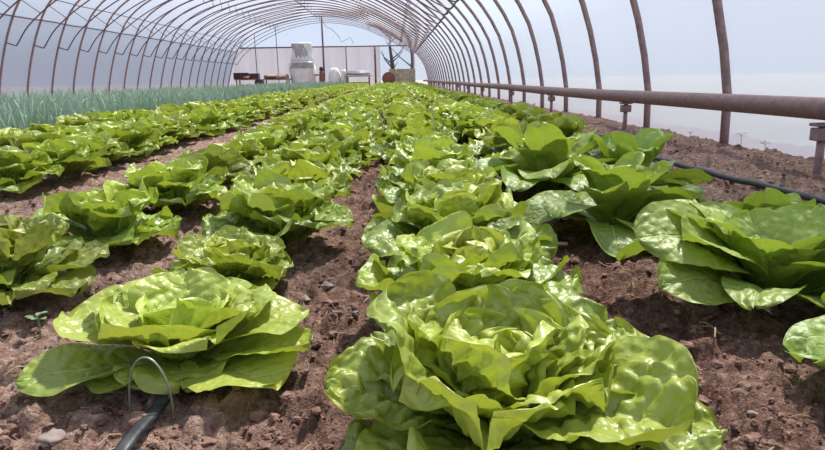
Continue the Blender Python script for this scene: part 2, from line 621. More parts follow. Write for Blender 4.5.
# base boards / end frame
def end_wall():
    yb = YE
    barz, doorl, doorr = 2.0, -.80, 1.05
    # upper film : arch shape above the bar
    def zt(x):
        for i in range(len(PP) - 1):
            if PP[i].x >= x >= PP[i + 1].x:
                u = (PP[i].x - x) / max(1e-6, PP[i].x - PP[i + 1].x)
                return PP[i].y + (PP[i + 1].y - PP[i].y) * u + .02
        return 0
    n = 60
    V, F = [], []
    lo = []
    for i in range(n + 1):
        x = XL + .01 + (XR - XL - .02) * i / n
        z1 = zt(x)
        z0 = min(barz, z1)
        V += [(x, yb, z0), (x, yb + .01, z1)]
    for i in range(n):
        F.append((2 * i, 2 * i + 2, 2 * i + 3, 2 * i + 1))
    o = link_mesh('wall_back', V, F, FILM_END)
    tag(o, 'clear blueish plastic film above the crossbar of the end wall', 'plastic film', kind='structure')
    V, F = [], []
    for i in range(n + 1):
        x = XL + .01 + (doorl - XL - .01) * i / n
        z1 = min(barz, zt(x))
        fold = .03 * math.sin(x * 7) + .02 * math.sin(x * 17)
        V += [(x, yb + fold * .8, -.08), (x, yb + fold, z1 * .5), (x, yb + fold * .3, z1)]
    for i in range(n):
        for j in (0, 1):
            F.append((3 * i + j, 3 * i + 3 + j, 3 * i + 4 + j, 3 * i + 1 + j))
    o = link_mesh('wall_back_lower', V, F, CLOTH)
    tag(o, 'grey cloth hung under the crossbar of the end wall', 'shade cloth', kind='structure')
    # film sliver right of the door opening
    V, F = [], []
    for i in range(9):
        x = doorr + (XR - doorr - .01) * i / 8
        V += [(x, yb, -.08), (x, yb, min(barz, zt(x)))]
    for i in range(8):
        F.append((2 * i, 2 * i + 2, 2 * i + 3, 2 * i + 1))
    tag(link_mesh('wall_back_side', V, F, FILM), 'white film sliver right of the far doorway', 'plastic film', kind='structure')
    # frame
    xa = apt(t_at(-1, barz))[0]
    xb = apt(t_at(1, barz))[0]
    tag(MB().tube([(xa, yb - .06, barz), (xb, yb - .06, barz)], .035, 8).build('crossbar', STEEL, None, True),
        'dark horizontal pipe across the whole end wall', 'crossbar')
    tag(MB().tube([(-3.62, yb - .12, -.05), (-3.62, yb - .12, zt(-3.62) - .02)], .045, 8).build('centre_post', STEEL, None, True),
        'thick dark post in the middle of the end wall', 'post')
    for i, (x, z1, rr, wd) in enumerate([(-7.1, None, .02, 'leftmost'), (-6.0, None, .02, 'second from the left'), (-4.9, barz, .02, 'just behind the tall white plastic wrapped stack'),
                       (-2.45, barz, .025, 'first right of the centre post'), (-.95, barz, .05, 'thick one at the left side of the far doorway'),
                       (.97, barz, .05, 'at the right side of the far doorway')]):
        tag(MB().tube([(x, yb - .07, -.05), (x, yb - .07, (z1 or zt(x)) - .02)], rr, 8).build('wall_post', STEEL, None, True),
            'thin upright of the end wall, %s' % wd, 'post')
end_wall()

# ------------------------------------------------------------------ heating pipe on the right
PX, PZ = 1.50, .222
pts = [(PX, y, PZ + .018 * max(0, 1 - y / 7) + .004 * math.sin(y * .9)) for y in [-2.3 + i * .6 for i in range(59)]]
tag(MB().tube(pts, .039, 20).build('heating_pipe', RUSTP, None, True), 'long thick brown pipe running along the right wall', 'pipe')
sup0 = None
supY = [2.19, 4.12, 6.1, 8.2, 10.9, 13.1, 15.2, 17.4, 19.5, 21.7, 23.9, 26.0, 28.2]
for i, y in enumerate(supY):
    if sup0 is None:
        s_ = empty('pipe_support')
        MB().tube([(0, 0, -.1), (0, 0, .185)], .014, 8).build('post', RUST, s_, True)
        MB().box((0, 0, .150), (.06, .05, .045)).build('bracket', RUST, s_, False, .004)
        MB().box((0, 0, .184), (.075, .045, .012)).build('cradle', RUST, s_, False, .003)
        sup0 = s_
    else:
        s_ = copy_tree(sup0)
    s_.location = (PX + .002, y, 0)
    if i == 0: tag(s_, 'rusty support post holding the heating pipe at the right edge of the picture', 'support')
    elif i == 1: tag(s_, 'short bracket post under the heating pipe behind the romaine lettuces', 'support')
    else: tag(s_, 'small post under the heating pipe in its far stretch', 'support', 'far heating pipe supports')
# black hose along the right bed
hp = []
for i in range(90):
    y = .7 + i * .09
    x = 1.12 + .03 * math.sin(y * 1.3) - .02 * math.sin(y * 3.1)
    hp.append((x, y, gz(x, y) * .3 + .022))
tag(MB().tube(hp, .0105, 8).build('irrigation_hose', RUBBER, None, True), 'black hose lying on the soil between romaine row and heating pipe', 'hose')

# ------------------------------------------------------------------ leaves
def leaf(rng, L, W, az, e0, curl, cup=.5, ruf=.12, rfreq=2.0, blist=.004, nS=24, nT=17, r0=.012, z0=.012,
         bend=0., base=.2, peak=.62, twist=0., tipcurl=0., age=.5, veins=8, floor=.004, kc=1.6):
    x = np.linspace(0, 1, nS)
    s = 1 - (1 - x) ** 1.35
    s[-1] = .9985
    th = e0 - curl * s ** kc - tipcurl * np.clip((s - .7) / .3, 0, 1) ** 2
    ds = np.diff(s, prepend=0) * L
    r = r0 + np.cumsum(np.cos(th) * ds)
    z = z0 + np.cumsum(np.sin(th) * ds)
    lat = bend * L * s ** 2
    q = np.clip(s / peak, 0, 1)
    f = base + (1 - base) * (q * q * (3 - 2 * q)) ** .8
    e = np.clip((s - peak) / (1 - peak), 0, 1)
    f = f * np.sqrt(np.maximum(1 - e ** 2.3, 0))
    t = np.linspace(-1, 1, nT)
    t = np.sign(t) * np.abs(t) ** .9
    Sg, Tg = np.meshgrid(s, t, indexing='ij')
    w = (f * W)[:, None]
    cp_ = cup * (1 - .35 * Sg) + 1e-4
    phi = cp_ * Tg
    la = w * np.sin(phi) / cp_
    li = w * (1 - np.cos(phi)) / cp_
    ph = rng.uniform(0, 2 * PI, 8)
    side = np.where(Tg > 0, 1, 0)
    A = np.abs(Tg)
    p1 = np.where(side, ph[0], ph[1])
    p2 = np.where(side, ph[2], ph[3])
    rr = .72 * ruf * W * A ** 2.2 * np.clip(Sg * 2.2, 0, 1)
    disp = rr * (np.sin(2 * PI * rfreq * Sg + p1) + .45 * np.sin(2 * PI * rfreq * 2.3 * Sg + p2))
    # tip undulation, and broad warps of the whole blade
    disp = disp + ruf * W * .8 * np.clip((Sg - .6) / .4, 0, 1) ** 1.5 * np.sin(3.3 * Tg + ph[4])
    sd = int(rng.integers(1, 99999))
    disp = disp + .10 * W * vnoise(Sg * 2.6 + 3, Tg * 1.6 + 3, sd) * np.clip(Sg * 2, 0, 1)
    if blist:
        b = 1 - np.abs(vnoise(Sg * L / .025, Tg * W / .023, sd + 5)) * 1.25
        b = b + .4 * (1 - np.abs(vnoise(Sg * L / .013, Tg * W / .012, sd + 9)) * 1.3)
        qv = Sg * veins - A * veins * .26
        vd = np.exp(-((qv - np.round(qv)) / .16) ** 2) * (1 - .6 * A)
        disp = disp + blist * (b * np.clip(A * 4, 0, 1) - .8 * vd) * np.clip(Sg * 3, 0, 1)
        disp = disp - blist * 1.1 * np.exp(-(Tg / .07) ** 2) * (1 - .7 * Sg)
    li = li + disp
    tw = twist * Sg
    la, li = la * np.cos(tw) - li * np.sin(tw), la * np.sin(tw) + li * np.cos(tw)
    nr, nz = -np.sin(th)[:, None], np.cos(th)[:, None]
    R_ = r[:, None] + nr * li
    Z_ = z[:, None] + nz * li
    Lt = la + lat[:, None]
    ca, sa = math.cos(az), math.sin(az)
    X = R_ * ca - Lt * sa
    Y = R_ * sa + Lt * ca
    Z_ = np.where(Z_ < floor + .02, floor + .02 * np.exp((Z_ - floor - .02) / .02), Z_)
    V = np.stack([X, Y, Z_], -1).reshape(-1, 3)
    U = np.stack([Tg * .5 + .5, Sg], -1).reshape(-1, 2)
    idx = np.arange(nS * nT).reshape(nS, nT)
    F = np.stack([idx[:-1, :-1], idx[1:, :-1], idx[1:, 1:], idx[:-1, 1:]], -1).reshape(-1, 4)
    a = np.clip(age + .12 * (Sg - .5), 0, 1).ravel()
    return V, F, U, a

def join(parts):
    vs, fs, us, as_, n = [], [], [], [], 0
    for V, F, U, a in parts:
        vs.append(V); fs.append(F + n); us.append(U); as_.append(a)
        n += len(V)
    return np.concatenate(vs), np.concatenate(fs), np.concatenate(us), np.concatenate(as_)

def lettuce_leaves(seed, q=1.0, size=1.0, floppy=1.0, nout=9, nmid=8, nin=7):
    """outer and heart leaves of one loose butterhead"""
    rng = np.random.default_rng(seed)
    nS, nT = max(6, int(38 * q)), max(5, int(27 * q) | 1)
    bl = .0062 * size if q > .45 else 0
    outer, inner = [], []
    a0 = rng.uniform(0, 6.28)
    U = rng.uniform
    for i in range(nout):
        az = a0 + 2 * PI * (i + U(-.25, .25)) / nout
        outer.append(leaf(rng, size * U(.165, .20), size * U(.075, .095), az, U(.28, .62), U(.35, .95) * floppy, U(.2, .7), U(.12, .22), U(1.3, 2.3),
                          bl, nS, nT, .010, .018, U(-.12, .12), .22, U(.60, .70), U(-.25, .25), U(-.5, .5), U(.0, .4)))
    for i in range(nmid):
        az = a0 + .3 + 2 * PI * (i + U(-.3, .3)) / nmid
        outer.append(leaf(rng, size * U(.145, .18), size * U(.072, .092), az, U(.85, 1.2), U(.3, 1.0) * floppy, U(.5, 1.0), U(.12, .24), U(1.3, 2.5),
                          bl, nS, nT, .008, .02, U(-.15, .15), .24, U(.60, .72), U(-.3, .3), U(-.3, .7), U(.3, .75)))
    for i in range(nin):
        az = a0 + 2.4 * i
        k = i / nin
        inner.append(leaf(rng, size * U(.12, .155) * (1 - .15 * k), size * U(.062, .08) * (1 - .2 * k), az, U(1.15, 1.5), U(-.2, .6), U(.7, 1.2), U(.14, .26), U(1.5, 2.6),
                          bl * .9, max(6, int(nS * .8)), max(5, int(nT * .8) | 1), .006, .022, U(-.15, .15), .3, .66, U(-.3, .3), U(-.2, .5), U(.7, 1)))
    return outer, inner

def romaine_leaves(seed, q=1.0, size=1.0, nout=12, nin=9):
    rng = np.random.default_rng(seed)
    nS, nT = max(7, int(30 * q)), max(5, int(15 * q) | 1)
    bl = .0026 if q > .45 else 0
    outer, inner = [], []
    a0 = rng.uniform(0, 6.28)
    U = rng.uniform
    for i in range(nout):
        az = a0 + 2 * PI * (i + U(-.3, .3)) / nout
        outer.append(leaf(rng, size * U(.19, .235), size * U(.058, .070), az, U(.5, .95), U(.8, 1.6), U(.3, .8), U(.05, .12), U(1, 1.8),
                          bl, nS, nT, .01, .015, U(-.18, .18), .16, U(.55, .64), U(-.5, .5), U(-.2, .5), U(.0, .35), veins=9))
    for i in range(nin):
        az = a0 + 2.4 * i
        inner.append(leaf(rng, size * U(.15, .20), size * U(.052, .062), az, U(.95, 1.4), U(.3, 1.1), U(.5, 1.1), U(.05, .14), U(1, 2),
                          bl, nS, nT, .006, .02, U(-.15, .15), .2, .62, U(-.4, .4), U(-.2, .6), U(.4, 1), veins=9))
    return outer, inner

def head(name, leaves, mat, split=True):
    outer, inner = leaves
    if not split:
        V, F, U_, a = join(outer + inner)
        return link_mesh(name, V, F, mat, None, U_, {'age': a})
    r = empty(name)
    V, F, U_, a = join(outer)
    link_mesh('outer_leaves', V, F, mat, r, U_, {'age': a})
    V, F, U_, a = join(inner)
    link_mesh('heart_leaves', V, F, mat, r, U_, {'age': a})
    return r

# library of heads, made once and copied
def away(o):
    return o
LIB = {}
def lib(key, fn):
    if key not in LIB:
        LIB[key] = [fn(), False]
    o, used = LIB[key]
    if not used:
        LIB[key][1] = True
        return o
    return copy_tree(o)

def place(o, x, y, rz, sc, label, cat, group=None, name=None, z=None):
    o.location = (x, y, (gz(x, y) if z is None else z) * .5)
    o.rotation_euler = (0, 0, rz)
    o.scale = (sc, sc, sc)
    if 'group' in o and not group: del o['group']
    tag(o, label, cat, group)
    return o

# hand-set heads in the foreground ------------------------------------------------
def hero_centre():
    """big blistered head at the bottom centre"""
    rng = np.random.default_rng(5)
    D = math.radians
    def lf(az, L, W, e0, curl, cup, ruf, age, **k):
        kw = dict(blist=.0085, nS=60, nT=45)
        kw.update(k)
        return leaf(rng, L, W, D(az), D(e0), D(curl), cup, ruf, kw.pop('rfreq', 1.6), age=age, **kw)
    outer = [
        lf(180, .195, .072, 34, 30, .8, .12, .45, twist=-.3),      # long tongue to the left
        lf(158, .205, .115, 60, 26, .55, .14, .35, tipcurl=-.2),     # broad cupped leaf upper left
        lf(140, .19, .09, 45, 60, .5, .16, .2),
        lf(112, .19, .09, 55, 50, .5, .15, .3),
        lf(85, .19, .09, 50, 60, .5, .15, .3),
        lf(58, .20, .085, 52, 48, .5, .12, .25),                    # grey-sheened leaf behind right
        lf(32, .20, .09, 48, 45, .6, .16, .4),
        lf(8, .215, .085, 42, 55, .6, .15, .45),
        lf(-18, .22, .09, 24, 38, .4, .15, .3),
        lf(-38, .215, .095, 46, 50, .8, .10, .55, twist=.35),       # big folded leaf lower right
        lf(-70, .19, .085, 20, 30, .5, .2, .4),
        lf(-100, .18, .085, 25, 35, .5, .22, .6),
        lf(-128, .18, .085, 22, 35, .5, .22, .5),
        lf(-150, .17, .075, 12, 22, .4, .14, .15),
        lf(212, .18, .07, 8, 16, .4, .12, .1),
        lf(150, .17, .08, 72, 45, .9, .2, .6),
        lf(95, .165, .085, 78, 40, .8, .2, .55),
        lf(40, .165, .085, 72, 40, .9, .2, .6),
        lf(0, .17, .08, 66, 50, .9, .18, .65),
        lf(-45, .15, .08, 62, 60, .9, .2, .7),
        lf(-105, .15, .085, 58, 55, .8, .22, .8),
        lf(-150, .16, .08, 62, 50, .9, .2, .75, twist=-.3),
    ]
    inner = []
    for i in range(9):
        if i > 6: continue
        inner.append(lf(70 + 137.5 * i, .168 - .008 * i, .088 - .005 * i, 70 + 3 * i, 30 - 12 * (i % 3), .8, .2, .75 + .03 * i, nS=44, nT=33, rfreq=1.6, tipcurl=.1))
    return head('lettuce', (outer, inner), GREEN)

def hero_left():
    """smoother, paler head low on the left"""
    rng = np.random.default_rng(17)
    D = math.radians
    def lf(az, L, W, e0, curl, cup, ruf, age, **k):
        kw = dict(blist=.0026, nS=44, nT=31)
        kw.update(k)
        return leaf(rng, L, W, D(az), D(e0), D(curl), cup, ruf, kw.pop('rfreq', 1.2), age=age, **kw)
    outer = [
        lf(203, .215, .062, 10, 18, .5, .12, .25, twist=-.2),       # flat tongue to the left
        lf(176, .185, .090, 38, 40, .5, .10, .6),                   # broad one at left
        lf(148, .17, .082, 52, 50, .5, .10, .5),
        lf(112, .165, .08, 56, 44, .6, .10, .5),
        lf(75, .165, .08, 52, 50, .6, .10, .5),
        lf(45, .17, .085, 44, 46, .5, .12, .45),
        lf(12, .20, .078, 30, 36, .4, .14, .55),
        lf(-8, .20, .066, 16, 20, .4, .13, .5),
        lf(-34, .195, .085, 10, 24, .4, .16, .7),                   # big bright leaf lower right
        lf(-72, .11, .07, 14, 30, .5, .16, .5),
        lf(-100, .10, .065, 12, 26, .5, .15, .45),
        lf(-135, .13, .055, 8, 18, .4, .12, .2),
        lf(-98, .115, .098, 66, 56, .6, .13, .8),                   # front leaf folding over the wire hoop
        lf(-50, .135, .092, 52, 50, .6, .14, .75),
        lf(-140, .135, .09, 56, 46, .6, .12, .75),
        lf(10, .14, .085, 58, 50, .7, .15, .7),
        lf(165, .14, .09, 62, 44, .7, .14, .7),
        lf(95, .145, .085, 72, 36, .7, .15, .7),
    ]
    inner = [lf(20 + 137.5 * i, .118 - .004 * i, .066 - .003 * i, 68 + (i % 3) * 8, 34 - 14 * (i % 3), .8, .16, .8, nS=30, nT=21, tipcurl=.2) for i in range(6)]
    return head('lettuce', (outer, inner), GREEN)

def hero_romaine():
    rng = np.random.default_rng(29)
    D = math.radians
    def lf(az, L, W, e0, curl, cup, ruf, age, **k):
        kw = dict(blist=.0030, nS=42, nT=23, veins=9, peak=.56, base=.14)
        kw.update(k)
        return leaf(rng, L, W, D(az), D(e0), D(curl), cup, ruf, kw.pop('rfreq', 1.0), age=age, **kw)
    outer = [
        lf(178, .25, .078, 58, 78, .35, .06, .45, twist=-.75),     # big leaf reaching left, face to the camera
        lf(200, .225, .060, 34, 50, .45, .06, .3, twist=-.8),       # lower one, edge drooping to the soil
        lf(160, .255, .060, 50, 95, .5, .12, .15, twist=.4),
        lf(146, .24, .065, 64, 70, .5, .08, .5),
        lf(118, .20, .065, 66, 55, .6, .06, .5),
        lf(80, .20, .065, 60, 60, .6, .06, .45),
        lf(45, .22, .065, 54, 60, .6, .06, .4),
        lf(10, .22, .065, 44, 60, .5, .06, .3),
        lf(-20, .21, .065, 38, 60, .5, .06, .3),
        lf(-50, .20, .06, 34, 58, .5, .08, .3),
        lf(-90, .17, .055, 36, 60, .5, .08, .35),
        lf(-128, .18, .055, 40, 65, .5, .08, .3),
        lf(188, .20, .065, 64, 66, .5, .1, .6, twist=-.4),
        lf(-70, .17, .06, 62, 70, .6, .1, .6),
        lf(-15, .19, .065, 64, 60, .6, .08, .6, twist=.3),
    ]
    inner = [lf(30 + 137.5 * i, .175 - .006 * i, .062 - .002 * i, 66 + (i % 3) * 7, 30 + 14 * (i % 3), .7, .06, .55 + .05 * i) for i in range(8)]
    return head('romaine_lettuce', (outer, inner), ROMAINE)

place(hero_centre(), .096, .565, 0, .90, 'largest lettuce, blistered glossy yellow-green head at the bottom centre of the picture', 'lettuce')
hl = place(hero_left(), -.290, .785, 0, .84, 'pale smooth lettuce with a wire hoop in front, low on the left', 'lettuce')
hl.scale.z = .84
place(hero_romaine(), .60, .95, 0, 1.02, 'big dark green romaine lettuce with broad leaves hanging left over the furrow', 'romaine lettuce')

rg = random.Random(4)
NG, NB, NR = 7, 2, 3
def green(q, v, split):
    key = ('g', q, v, split)
    return lib(key, lambda: head('lettuce', lettuce_leaves(100 + v, q, 1, 1), GREEN, split))
def bronze(q, v, split):
    return lib(('b', q, v, split), lambda: head('lettuce', lettuce_leaves(200 + v, q, 1, .8), BRONZE, split))
def romaine(q, v, split):
    return lib(('r', q, v, split), lambda: head('romaine_lettuce', romaine_leaves(300 + v, q), ROMAINE, split))

# (kind, x, y, scale, label) : the ones one can point to
near = [
    ('g', .105, .90, .92, 'lettuce directly behind the big front head, second in the centre row'),
    ('g', .115, 1.22, 1.0, 'third lettuce of the centre row, leaves touching the second'),
    ('g', .13, 1.55, .95, 'fourth lettuce of the centre row, left of the middle romaine'),
    ('g', .11, 1.88, 1.0, 'fifth lettuce of the centre row, beside the farthest dark romaine'),
    ('g', .13, 2.22, .95, 'sixth lettuce of the centre row, where the soil furrow on its right closes'),
    ('g', -.30, 1.08, .66, 'small low lettuce behind the wire hoop lettuce, earth on both sides'),
    ('g', -.26, 1.36, .95, 'wide spreading lettuce left of the bare furrow, third in the hoop lettuce row'),
    ('g', -.29, 1.76, .95, 'fourth lettuce of the hoop lettuce row, just behind the wide spreading one'),
    ('g', -.30, 2.10, .95, 'fifth lettuce of the hoop lettuce row, dark upright leaves on its left'),
    ('g', -.28, 2.45, .95, 'sixth lettuce of the hoop lettuce row, closing the bare furrow'),
    ('b', -.68, 1.06, .86, 'brown-speckled lettuce at the left edge, nearest in its row'),
    ('g', -.66, 1.42, .90, 'cupped lettuce left of the bare patch, second in the speckled row'),
    ('g', -.64, 1.80, .95, 'third lettuce of the speckled row, in front of the dry path'),
    ('b', -.63, 2.12, .88, 'lettuce with brownish leaf edges, fourth in the speckled row'),
    ('g', -.62, 2.45, .90, 'fifth lettuce of the speckled row beside the dry path'),
    ('g', -1.38, 2.28, .95, 'lettuce at the left picture edge, nearest beyond the dry path'),
    ('g', -1.36, 2.58, .95, 'second lettuce along the dry path, behind the one at the left edge'),
    ('g', -1.37, 2.88, .95, 'third lettuce along the far side of the dry path'),
]
for i, (k, x, y, sc, lb) in enumerate(near):
    q = 1.0 if y < 1.6 else .75
    o = (green(q, i % NG, True) if k == 'g' else bronze(q, i % NB, True))
    place(o, x, y, rg.uniform(0, 6.28), sc, lb, 'lettuce')
romn = [
    (.65, .63, .95, 'romaine lettuce at the lower right corner, only a dark leaf tip showing'),
    (.50, 1.42, 1.02, 'middle romaine lettuce, lighter green, drooping leaves left over the furrow'),
    (.72, 1.16, .80, 'romaine lettuce wedged between the big romaine and the black hose'),
    (.46, 1.88, 1.28, 'farthest dark romaine lettuce, tall leaves between centre row and heating pipe'),
    (.70, 1.84, 1.08, 'romaine lettuce right of the dark upright one, nearer the pipe'),
]
for i, (x, y, sc, lb) in enumerate(romn):
    place(romaine(1.0, i % NR, True), x, y, rg.uniform(0, 6.28), sc, lb, 'romaine lettuce')

# the rest of every row
rows = [(.10, 2.56, .325, 'centre row'), (-.26, 2.79, .335, 'row left of the centre row'), (-.60, 2.79, .34, 'row next to the dry path'),
        (.50, 2.22, .34, 'row nearest the heating pipe'), (.86, 3.3, .36, 'outer bed edge by the heating pipe'), (-1.36, 3.17, .35, 'row beyond the dry path'),
        (-1.68, 3.05, .35, 'second row beyond the dry path'), (-2.0, 3.4, .35, 'row beside the onions')]
cand = []
for ri, (x0, ya, dy, nm) in enumerate(rows):
    y = ya
    while y < 31.0:
        cand.append((y, x0 + rg.uniform(-.03, .03), ri, nm))
        y += dy * rg.uniform(.93, 1.07)
cand.sort()
ORD = ['first', 'second', 'third', 'fourth', 'fifth', 'sixth', 'seventh', 'eighth', 'ninth', 'tenth', 'eleventh', 'twelfth', 'thirteenth', 'fourteenth']
START = [6, 6, 5, None, None, 3, 0, 0]
count = [0] * 8
nind = 300 - len(near) - 2
far_parts = []
for i, (y, x, ri, nm) in enumerate(cand):
    rz, sc = rg.uniform(0, 6.28), rg.uniform(.92, 1.12)
    if i < nind:
        q = .5 if y < 5 else .3
        v = rg.randrange(NG)
        o = bronze(q, v % NB, False) if (ri in (2, 5) and rg.random() < .12) else green(q, v, False)
        k_ = count[ri]
        count[ri] += 1
        if START[ri] is not None and START[ri] + k_ < 14 and y < 6:
            place(o, x, y, rz, sc, '%s lettuce from the camera in the %s' % (ORD[START[ri] + k_], nm), 'lettuce')
        elif START[ri] is None and k_ < 8 and y < 7:
            place(o, x, y, rz, sc, '%s lettuce behind the dark romaines in the %s' % (ORD[k_], nm), 'lettuce')
        else:
            place(o, x, y, rz, sc, 'small green lettuce in the distant part of the %s' % nm, 'lettuce', 'distant lettuces, %s' % nm)
    else:
        far_parts.append((x, y, rz, sc, rg.randrange(3)))
tmpl = [join(sum(lettuce_leaves(500 + k, .22, 1, 1, 6, 6, 4), [])) for k in range(3)]
P_ = []
for x, y, rz, sc, k in far_parts:
    V, F, U_, a = tmpl[k]
    c, s = math.cos(rz), math.sin(rz)
    Vn = np.stack([(V[:, 0] * c - V[:, 1] * s) * sc + x, (V[:, 0] * s + V[:, 1] * c) * sc + y, V[:, 2] * sc], -1)
    P_.append((Vn, F, U_, a))
V, F, U_, a = join(P_)
tag(link_mesh('distant_lettuces', V, F, GREEN, None, U_, {'age': a}), 'farthest lettuces merging into a green carpet before the end wall', 'lettuces', None, 'stuff')

# ------------------------------------------------------------------ onions
def onion_geo(seed, seg=5, sides=4, n=6, hgt=.25):
    r = random.Random(seed)
    m = MB()
    for i in range(n):
        az = r.uniform(0, 6.28)
        L = hgt * r.uniform(.6, 1.2)
        lean = r.uniform(.05, .5)
        droop = r.uniform(0, .9) if r.random() < .35 else r.uniform(0, .25)
        p = Vector((0, 0, .01))
        pts, rad = [tuple(p)], [.004]
        for k in range(seg):
            u = (k + 1) / seg
            el = PI / 2 - lean * u * .8 - droop * max(0, u - .5) * 3
            p = p + Vector((math.cos(az) * math.cos(el), math.sin(az) * math.cos(el), math.sin(el))) * L / seg
            pts.append(tuple(p))
            rad.append(.0055 * (1 - u ** 2 * .85))
        m.tube(pts, rad, sides, caps=False)
    return m
onion_lib = []
def onion_obj(k):
    r = empty('onion_plant')
    onion_geo(k, 7, 6, 7).build('leaves', ONION, r, True)
    MB().lathe([(.004, -.03), (.012, -.018), (.013, -.004), (.008, .01), (.005, .03)], n=8).build('bulb', ONIONB, r, True)
    return r
pos = []
ro = random.Random(9)
for j in range(16):
    x = -2.22 - .18 * j
    y = max(1.63 * abs(x) - .7, 2.9)
    while y < 31.5:
        pos.append((y + .8 * abs(x), x + ro.uniform(-.03, .03), y))
        y += ro.uniform(.07, .11) * (1 if y < 14 else 1.8)
pos.sort()
for i, (_, x, y) in enumerate(pos[:300]):
    if i < 6:
        o = onion_obj(i)
        onion_lib.append(o)
    else:
        o = copy_tree(onion_lib[i % 6])
    o.location = (x, y, max(0, gz(x, y)) * .5)
    o.rotation_euler = (ro.uniform(-.08, .08), ro.uniform(-.08, .08), ro.uniform(0, 6.28))
    s_ = ro.uniform(.75, 1.2)
    o.scale = (s_, s_, s_)
    tag(o, 'blue-green onion plant with thin upright leaves in the near part of the onion bed', 'onion plant', 'near onion plants')
tm = []
for k in range(5):
    g = onion_geo(60 + k, 4, 3, 6)
    tm.append((np.array(g.v), np.array(g.f)))
VV, FF, n = [], [], 0
for (_, x, y) in pos[300:]:
    V, F = tm[ro.randrange(5)]
    a = ro.uniform(0, 6.28)
    c, s = math.cos(a), math.sin(a)
    sc = ro.uniform(.72, 1.2)
    VV.append(np.stack([(V[:, 0] * c - V[:, 1] * s) * sc + x, (V[:, 0] * s + V[:, 1] * c) * sc + y, V[:, 2] * sc], -1))
    FF.append(F + n)
    n += len(V)
tag(link_mesh('distant_onions', np.concatenate(VV), np.concatenate(FF), ONION), 'rest of the blue-green onion bed along the left side', 'onions', None, 'stuff')

# ------------------------------------------------------------------ soil crumbs, straw, stones
def rock(seed, r, n=1):
    import bmesh
    bm = bmesh.new()
    bmesh.ops.create_icosphere(bm, subdivisions=n, radius=1)
    rr = random.Random(seed)
    sx, sy_, sz = rr.uniform(.8, 1.3), rr.uniform(.7, 1.1), rr.uniform(.55, .85)
    V = np.array([tuple(v.co) for v in bm.verts])
    F = np.array([[v.index for v in f.verts] for f in bm.faces])
    bm.free()
    d = 1 + .42 * vnoise(V[:, 0] * 1.6 + seed * 3.1, V[:, 1] * 1.6 + V[:, 2] * 2.1, seed) + .28 * vnoise(V[:, 0] * 3.4 + V[:, 2] * 3, V[:, 1] * 4, seed + 5)
    return V * d[:, None] * np.array([sx, sy_, sz]) * r, F

rocks = [rock(k, 1, 2) for k in range(8)]
VV, FF, n = [], [], 0
rs = random.Random(21)
for i in range(11000):
    y = .42 + 3.4 * rs.random() ** 1.7
    hw = .72 * y + .1
    x = rs.uniform(-hw, hw)
    if x > 1.7: continue
    r = .0018 + .0070 * rs.random() ** 4
    V, F = rocks[rs.randrange(8)]
    a = rs.uniform(0, 6.28)
    c, s = math.cos(a), math.sin(a)
    VV.append(np.stack([(V[:, 0] * c - V[:, 1] * s) * r + x, (V[:, 0] * s + V[:, 1] * c) * r + y, V[:, 2] * r + gz(x, y) + r * .1], -1))
    FF.append(F + n)
    n += len(V)
tag(link_mesh('soil_crumbs', np.concatenate(VV), np.concatenate(FF), CRUMB, smooth=False), 'small loose crumbs of earth scattered over the soil', 'soil crumbs', None, 'stuff')

m = MB()
for i in range(420):
    y = .45 + 2.6 * rs.random() ** 1.5
    hw = .72 * y
    x = rs.uniform(-hw, hw)
    if rs.random() < .35: x, y = rs.uniform(.85, 1.5), rs.uniform(1.4, 3.6)
    if x > 1.6: continue
    a, L = rs.uniform(0, PI), rs.uniform(.008, .035)
    z = gz(x, y) + .005
    dx, dy = math.cos(a) * L / 2, math.sin(a) * L / 2
    m.tube([(x - dx, y - dy, z + rs.uniform(-.003, .004)), (x, y, z + rs.uniform(0, .006)), (x + dx, y + dy, z + rs.uniform(-.003, .006))], rs.uniform(.0004, .0010), 4)
tag(m.build('straw_bits', STRAW), 'thin dry straw and root bits lying on the soil', 'straw', None, 'stuff')

for (x, y, r, lb) in [
    (-.135, 1.12, .011, 'light stone in the bare furrow, beside the small low lettuce'),
    (-.165, 1.05, .008, 'pebble left of the light furrow stone by the small low lettuce'),
    (-.01, 1.60, .017, 'grey stone at the left foot of the centre row'),
    (-.07, .95, .007, 'small pale pebble in the bare furrow behind the big lettuce'),
    (-.375, .615, .012, 'pale round clod against the drip tape, below the wire hoop lettuce'),
    (.40, .64, .006, 'tiny white pebble on dark soil right of the big lettuce'),
    (-.60, .80, .016, 'pale clod at the left picture edge, below the speckled lettuce'),
    (1.45, 2.75, .03, 'large earth clod at the wall foot, left of the nearest upright'),
]:
    V, F = rock(int(abs(x) * 977 + y * 331), r, 3)
    o = link_mesh('stone', V, F, STONE)
    o.location = (x, y, gz(x, y) + r * .35)
    tag(o, lb, 'stone')

# flat stick lying in the right furrow
st = MB().box((0, 0, 0), (.085, .012, .005)).build('wooden_stick', STRAW, None, False, .001)
st.location = (.33, 1.33, gz(.33, 1.33) + .012)
st.rotation_euler = (.05, .03, -.05)
tag(st, 'flat pale stick lying in the dark furrow right of the centre row', 'stick')

